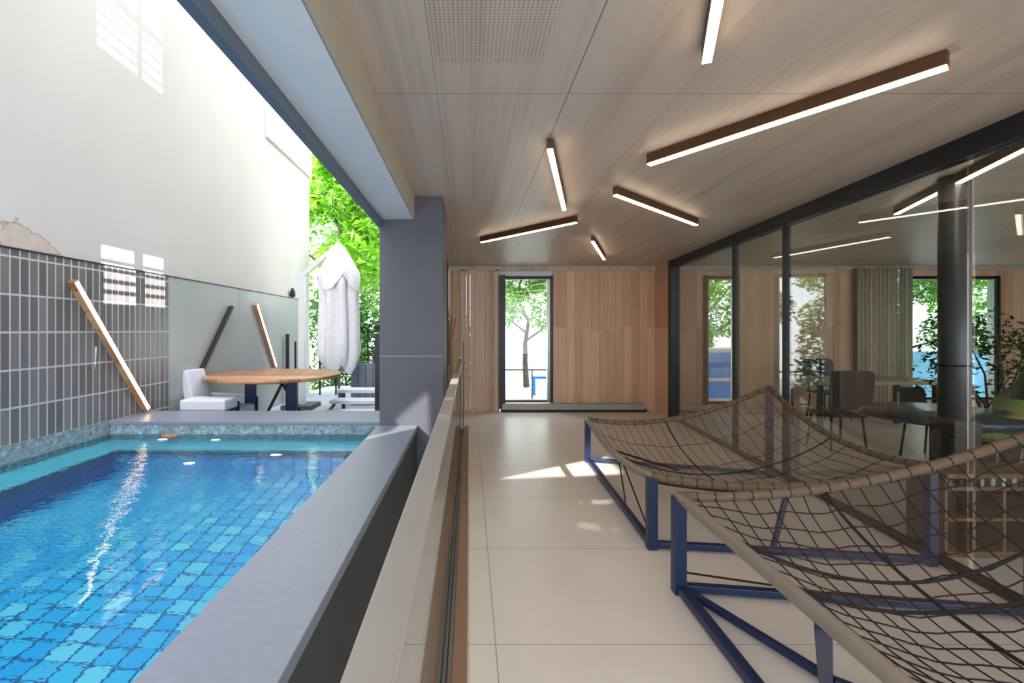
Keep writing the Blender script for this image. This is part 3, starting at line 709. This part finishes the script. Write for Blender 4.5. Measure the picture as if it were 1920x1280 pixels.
for i in range(6): MB().tube([(-3.5 + .62 * i, 11.2, 0), (-3.5 + .62 * i, 11.25, 1.1)], .03, 6).build('stem', 'bark', hg)
# indoor planting
ip = thing('indoor_shrub', (5.75, 5.3, 0), 'tall leafy indoor shrub with thin bare branches right of the column', 'plant'); rng = random.Random(12)
MB().lathe([(.2, 0), (.26, .4), (.27, .42)], (5.75, 5.3, 0), 24).build('pot', 'slate_dark', ip)
mb = MB(); lv = MB()
for k in range(12):
    a = k * .9; e = Vector((5.75 + .5 * math.cos(a), 5.3 + .3 * math.sin(a), rng.uniform(1.0, 1.8))); mb.tube([(5.75, 5.3, .4), ((5.75 + e.x) / 2, 5.3, e.z * .6), e], .012, 5, [.016, .01, .004])
    crown(lv, [(e.x, e.y, e.z - .15, .22, .2, .3)], 130, .07, rng)
mb.build('stem', 'bark', ip); lv.build('foliage', 'leaf_indoor', ip)

# ------------------------------------------------------------------ far deck: table, parasol, seats
D = .2
rt = thing('outdoor_table', (-2.43, 6.0, D), 'round wooden outdoor table on two navy panel legs beyond the pool', 'table')
MB().lathe([(.77, .905), (.80, .915), (.80, .945), (.795, .95)], (-2.43, 6.0, 0), 56).build('tabletop', 'wood_table', rt)
MB().lathe([(.56, .88), (.56, .905)], (-2.43, 6.0, 0), 40).build('apron', 'wood_dark', rt)
for X in (-2.62, -2.12): MB().bar((X, 5.75, D), (X + .0, 5.75, .885), .12, .05, up=(0, 1, 0)).build('leg', 'blue_metal', rt)
MB().bar((-2.60, 5.9, D + .05), (-2.30, 5.9, .84), .03, .03).bar((-2.30, 5.9, .84), (-1.98, 5.9, .36), .03, .03).build('brace', 'dark_metal', rt)
MB().lathe([(.03, D), (.03, .88)], (-2.30, 6.1, 0), 12).build('centre_post', 'dark_metal', rt)

um = thing('parasol', (-2.2, 8.0, D), 'closed off-white cantilever parasol standing on the far deck', 'parasol')
def draped(rows, n=96):
    """rows of (radius, z, pleat depth, hem drop): a hanging cloth with sharp pleats"""
    mb = MB(); vs = []; fs = []
    for (r_, z_, f_, h_) in rows:
        for q in range(n):
            a = 2 * math.pi * q / n; pl_ = abs(math.sin(4 * a + .35 * math.sin(z_ * 3))) ; rr_ = r_ * (1 + f_ * (pl_ - .5))
            vs.append((-2.17 + rr_ * math.cos(a) * 1.05, 8.0 + rr_ * math.sin(a) * .9, z_ - h_ * abs(math.cos(2 * a + .78))))
    for j_ in range(len(rows) - 1):
        for q in range(n): a = j_ * n + q; b = j_ * n + (q + 1) % n; fs.append((a, b, b + n, a + n))
    return mb.add(vs, fs, True)
draped([(.01, 2.93, 0, 0), (.08, 2.84, .1, 0), (.19, 2.62, .2, 0), (.27, 2.44, .25, 0), (.28, 2.3, .35, 0), (.26, 2.0, .45, 0), (.27, 1.7, .45, 0), (.28, 1.4, .4, 0), (.30, 1.15, .35, .05), (.27, 1.02, .3, .12), (.20, .92, .3, .16)]).build('canopy', 'canvas', um)
draped([(.012, 2.96, 0, 0), (.09, 2.87, .05, 0), (.21, 2.66, .08, .02), (.31, 2.47, .10, .10), (.32, 2.40, .10, .26)]).build('vent_flap', 'canvas', um)
MB().box(-2.83, -2.74, 7.95, 8.05, D, 2.42).build('mast', 'white_paint', um)
MB().bar((-2.83, 8.0, 2.36), (-2.17, 8.0, 2.93), .08, .07).build('arm', 'white_paint', um)
MB().box(-3.05, -2.55, 7.75, 8.25, D, D + .07).build('base_slab', 'slate', um)
MB().tube([(-2.17, 8.0, .3), (-2.17, 8.0, 2.9)], .022, 10).build('pole', 'steel', um)

def lounge(x, y, rz, label, k=(1, 1, 1)):
    o = thing('lounge_chair', (x, y, D), label, 'chair'); R_ = Matrix.Rotation(rz, 3, 'Z')
    def tr(mb): mb.v = [tuple(R_ @ Vector((q[0] * k[0], q[1] * k[1], q[2] * k[2])) + Vector((x, y, D))) for q in mb.v]; return mb
    tr(MB().box(-.36, .36, -.34, .34, .28, .42)).build('seat_cushion', 'cushion', o, bevel=.03)
    tr(MB().add([(-.34, .26, .40), (.34, .26, .40), (.34, .40, .40), (-.34, .40, .40), (-.32, .38, .84), (.32, .38, .84), (.32, .48, .82), (-.32, .48, .82)], [(0, 3, 2, 1), (4, 5, 6, 7), (0, 1, 5, 4), (1, 2, 6, 5), (2, 3, 7, 6), (3, 0, 4, 7)])).build('backrest', 'cushion', o, bevel=.02)
    tr(MB().box(-.40, .40, -.37, .40, .22, .27)).build('frame', 'blue_metal', o)
    for sx in (-1, 1):
        tr(MB().box(sx * .40 - .02, sx * .40 + .02, -.36, .36, .50, .54)).build('armrest', 'white_paint', o)
        for sy in (-1, 1): tr(MB().box(sx * .38 - .02, sx * .38 + .02, sy * .33 - .02, sy * .33 + .02, 0, .5)).build('leg', 'blue_metal', o)
lounge(-2.88, 5.62, math.radians(84), 'pale lounge chair in front of the tiled wall, left of the wooden table', (.5, .9, 1.0))
st = thing('box_stool', (-2.8, 5.2, D), 'low pale box stool on a navy base at the foot of the outdoor lounge chair', 'stool')
MB().box(-3.06, -2.58, 5.06, 5.36, D + .44, D + .56).build('cushion', 'cushion', st, bevel=.02)
MB().box(-3.05, -2.59, 5.08, 5.34, D, D + .44).build('base', 'blue_metal', st)
bn = thing('slatted_bench', (-1.5, 6.6, D), 'white stepped slatted bench between the table and the pillar', 'bench')
for k, (z, y) in enumerate(((.26, 6.15), (.36, 6.5), (.46, 6.85))): MB().box(-1.85, -1.02, y - .16, y + .16, D + z - .04, D + z).build('slat', 'cushion', bn)
for X in (-1.82, -1.05): MB().bar((X, 6.05, D), (X, 6.05, D + .24), .04, .04).bar((X, 6.95, D), (X, 6.95, D + .44), .04, .04).bar((X, 6.05, D + .2), (X, 6.95, D + .4), .03, .03).build('side_frame', 'blue_metal', bn)
pt = thing('plank_planter', (-1.75, 8.4, D), 'weathered pale plank planter box behind the slatted bench', 'planter')
for k in range(8): MB().box(-2.05 + .13 * k, -1.93 + .13 * k, 8.3, 8.33, D, .92 + .01 * math.sin(k * 3)).build('plank', 'coping', pt)
MB().box(-2.05, -1.02, 8.33, 8.6, D, .86).build('soil', 'soil', pt)
for (X, Y, lab) in ((-2.96, 7.9, 'leftmost'), (-2.88, 8.0, 'thickest and middle'), (-2.70, 7.5, 'rightmost')): pass
def post(u, v, y, wd, label):
    p_ = px(u, v, y); tag(MB().box(p_.x - wd / 2, p_.x + wd / 2, y - wd / 2, y + wd / 2, D, p_.z).build('fence_post', 'dark_metal'), label, 'post', 'dark posts on the far deck')
post(528, 626, 8.45, .03, 'left thin dark post standing by the end of the smooth wall')
post(539, 626, 8.5, .05, 'thickest of the three dark posts by the end of the smooth wall')
post(554, 640, 8.55, .03, 'shorter dark post right beside the parasol mast')
post(708, 625, 6.2, .06, 'dark metal post close against the left side of the pillar')
fn = thing('deck_fence', (-1.8, 9.6, D), 'thin dark wire fence in front of the hedge', 'fence')
for k in range(8): MB().box(-3.0 + .32 * k, -2.97 + .32 * k, 9.58, 9.61, D, 1.5).build('post', 'dark_metal', fn)
MB().box(-3.0, -.72, 9.58, 9.61, 1.45, 1.48).build('top_rail', 'dark_metal', fn)
MB().box(-3.0, -.72, 9.585, 9.605, .8, .82).build('middle_rail', 'dark_metal', fn)
tag(MB().lathe([(.03, 0), (.05, .03), (.045, .1), (.02, .16), (.012, .17)], (WX + .06, 8.8, 2.095), 14).build('ornament', 'black'), 'small black ornament on top of the smooth wall near its end', 'ornament')

# floating leaf and foam on the water
def floater(u, v, r, mat, name, label, cat, thin=.004):
    y = (EYE - .555) * F / (v - VY); X = (u - VX) * y / F; rng = random.Random(int(u)); n = 18
    pts = [(X + r * math.cos(k * 6.283 / n) * rng.uniform(.8, 1.15) * 1.2, y + r * math.sin(k * 6.283 / n) * rng.uniform(.6, 1.0)) for k in range(n)]
    tag(MB().prism(pts, .551, .551 + thin).build(name, mat), label, cat)
floater(318, 817, .06, 'driftwood', 'fallen_leaf', 'curled tan leaf floating below the first slanting lamp', 'leaf', .012)
for (u, v, lab) in ((305, 823, 'left of the tan leaf near the far wall'), (404, 824, 'right of the tan leaf'), (355, 868, 'lowest, in the middle of the pool'), (517, 852, 'furthest right near the far wall')):
    floater(u, v, .035, 'canvas', 'foam_patch', 'small white foam patch floating ' + lab, 'foam')

# ------------------------------------------------------------------ outside the far windows
kc = thing('cooler_cabinet', (5.2, 10.1, 0), 'bright blue cooler cabinet with white trim outside the second window', 'cabinet')
MB().box(4.80, 5.75, 9.85, 10.4, 0, 1.12).build('body', 'white_paint', kc, bevel=.03)
MB().box(4.88, 5.70, 9.835, 9.852, .52, 1.03).build('upper_panel', 'bright_blue', kc); MB().box(4.88, 5.70, 9.835, 9.852, .10, .44).build('lower_panel', 'bright_blue', kc)
wr = thing('street_railing', (1.2, 10.6, 0), 'thin grey railing outside the narrow window', 'railing')
MB().box(-.2, 3.0, 10.58, 10.61, .60, .63).build('top_rail', 'slate', wr)
for k in range(3): MB().box(-.18 + 1.55 * k, -.15 + 1.55 * k, 10.58, 10.61, -.02, .6).build('post', 'slate', wr)
tag(MB().box(8.5, 12.5, 11.0, 11.2, -.02, 1.0).build('blue_standin_wall', 'pale_blue'), 'low pale blue wall added outside the wide window for the pool colour', 'wall')  # added wall standing in for the pool's blue in the wide window
bk = thing('blue_bench', (1.75, 11.2, 0), 'small blue bench outside at the right of the narrow window', 'bench')
MB().box(1.45, 2.2, 11.1, 11.4, .36, .42).build('seat', 'bright_blue', bk)
for X in (1.5, 2.15): MB().box(X - .03, X + .03, 11.12, 11.38, -.02, .36).build('leg', 'bright_blue', bk)
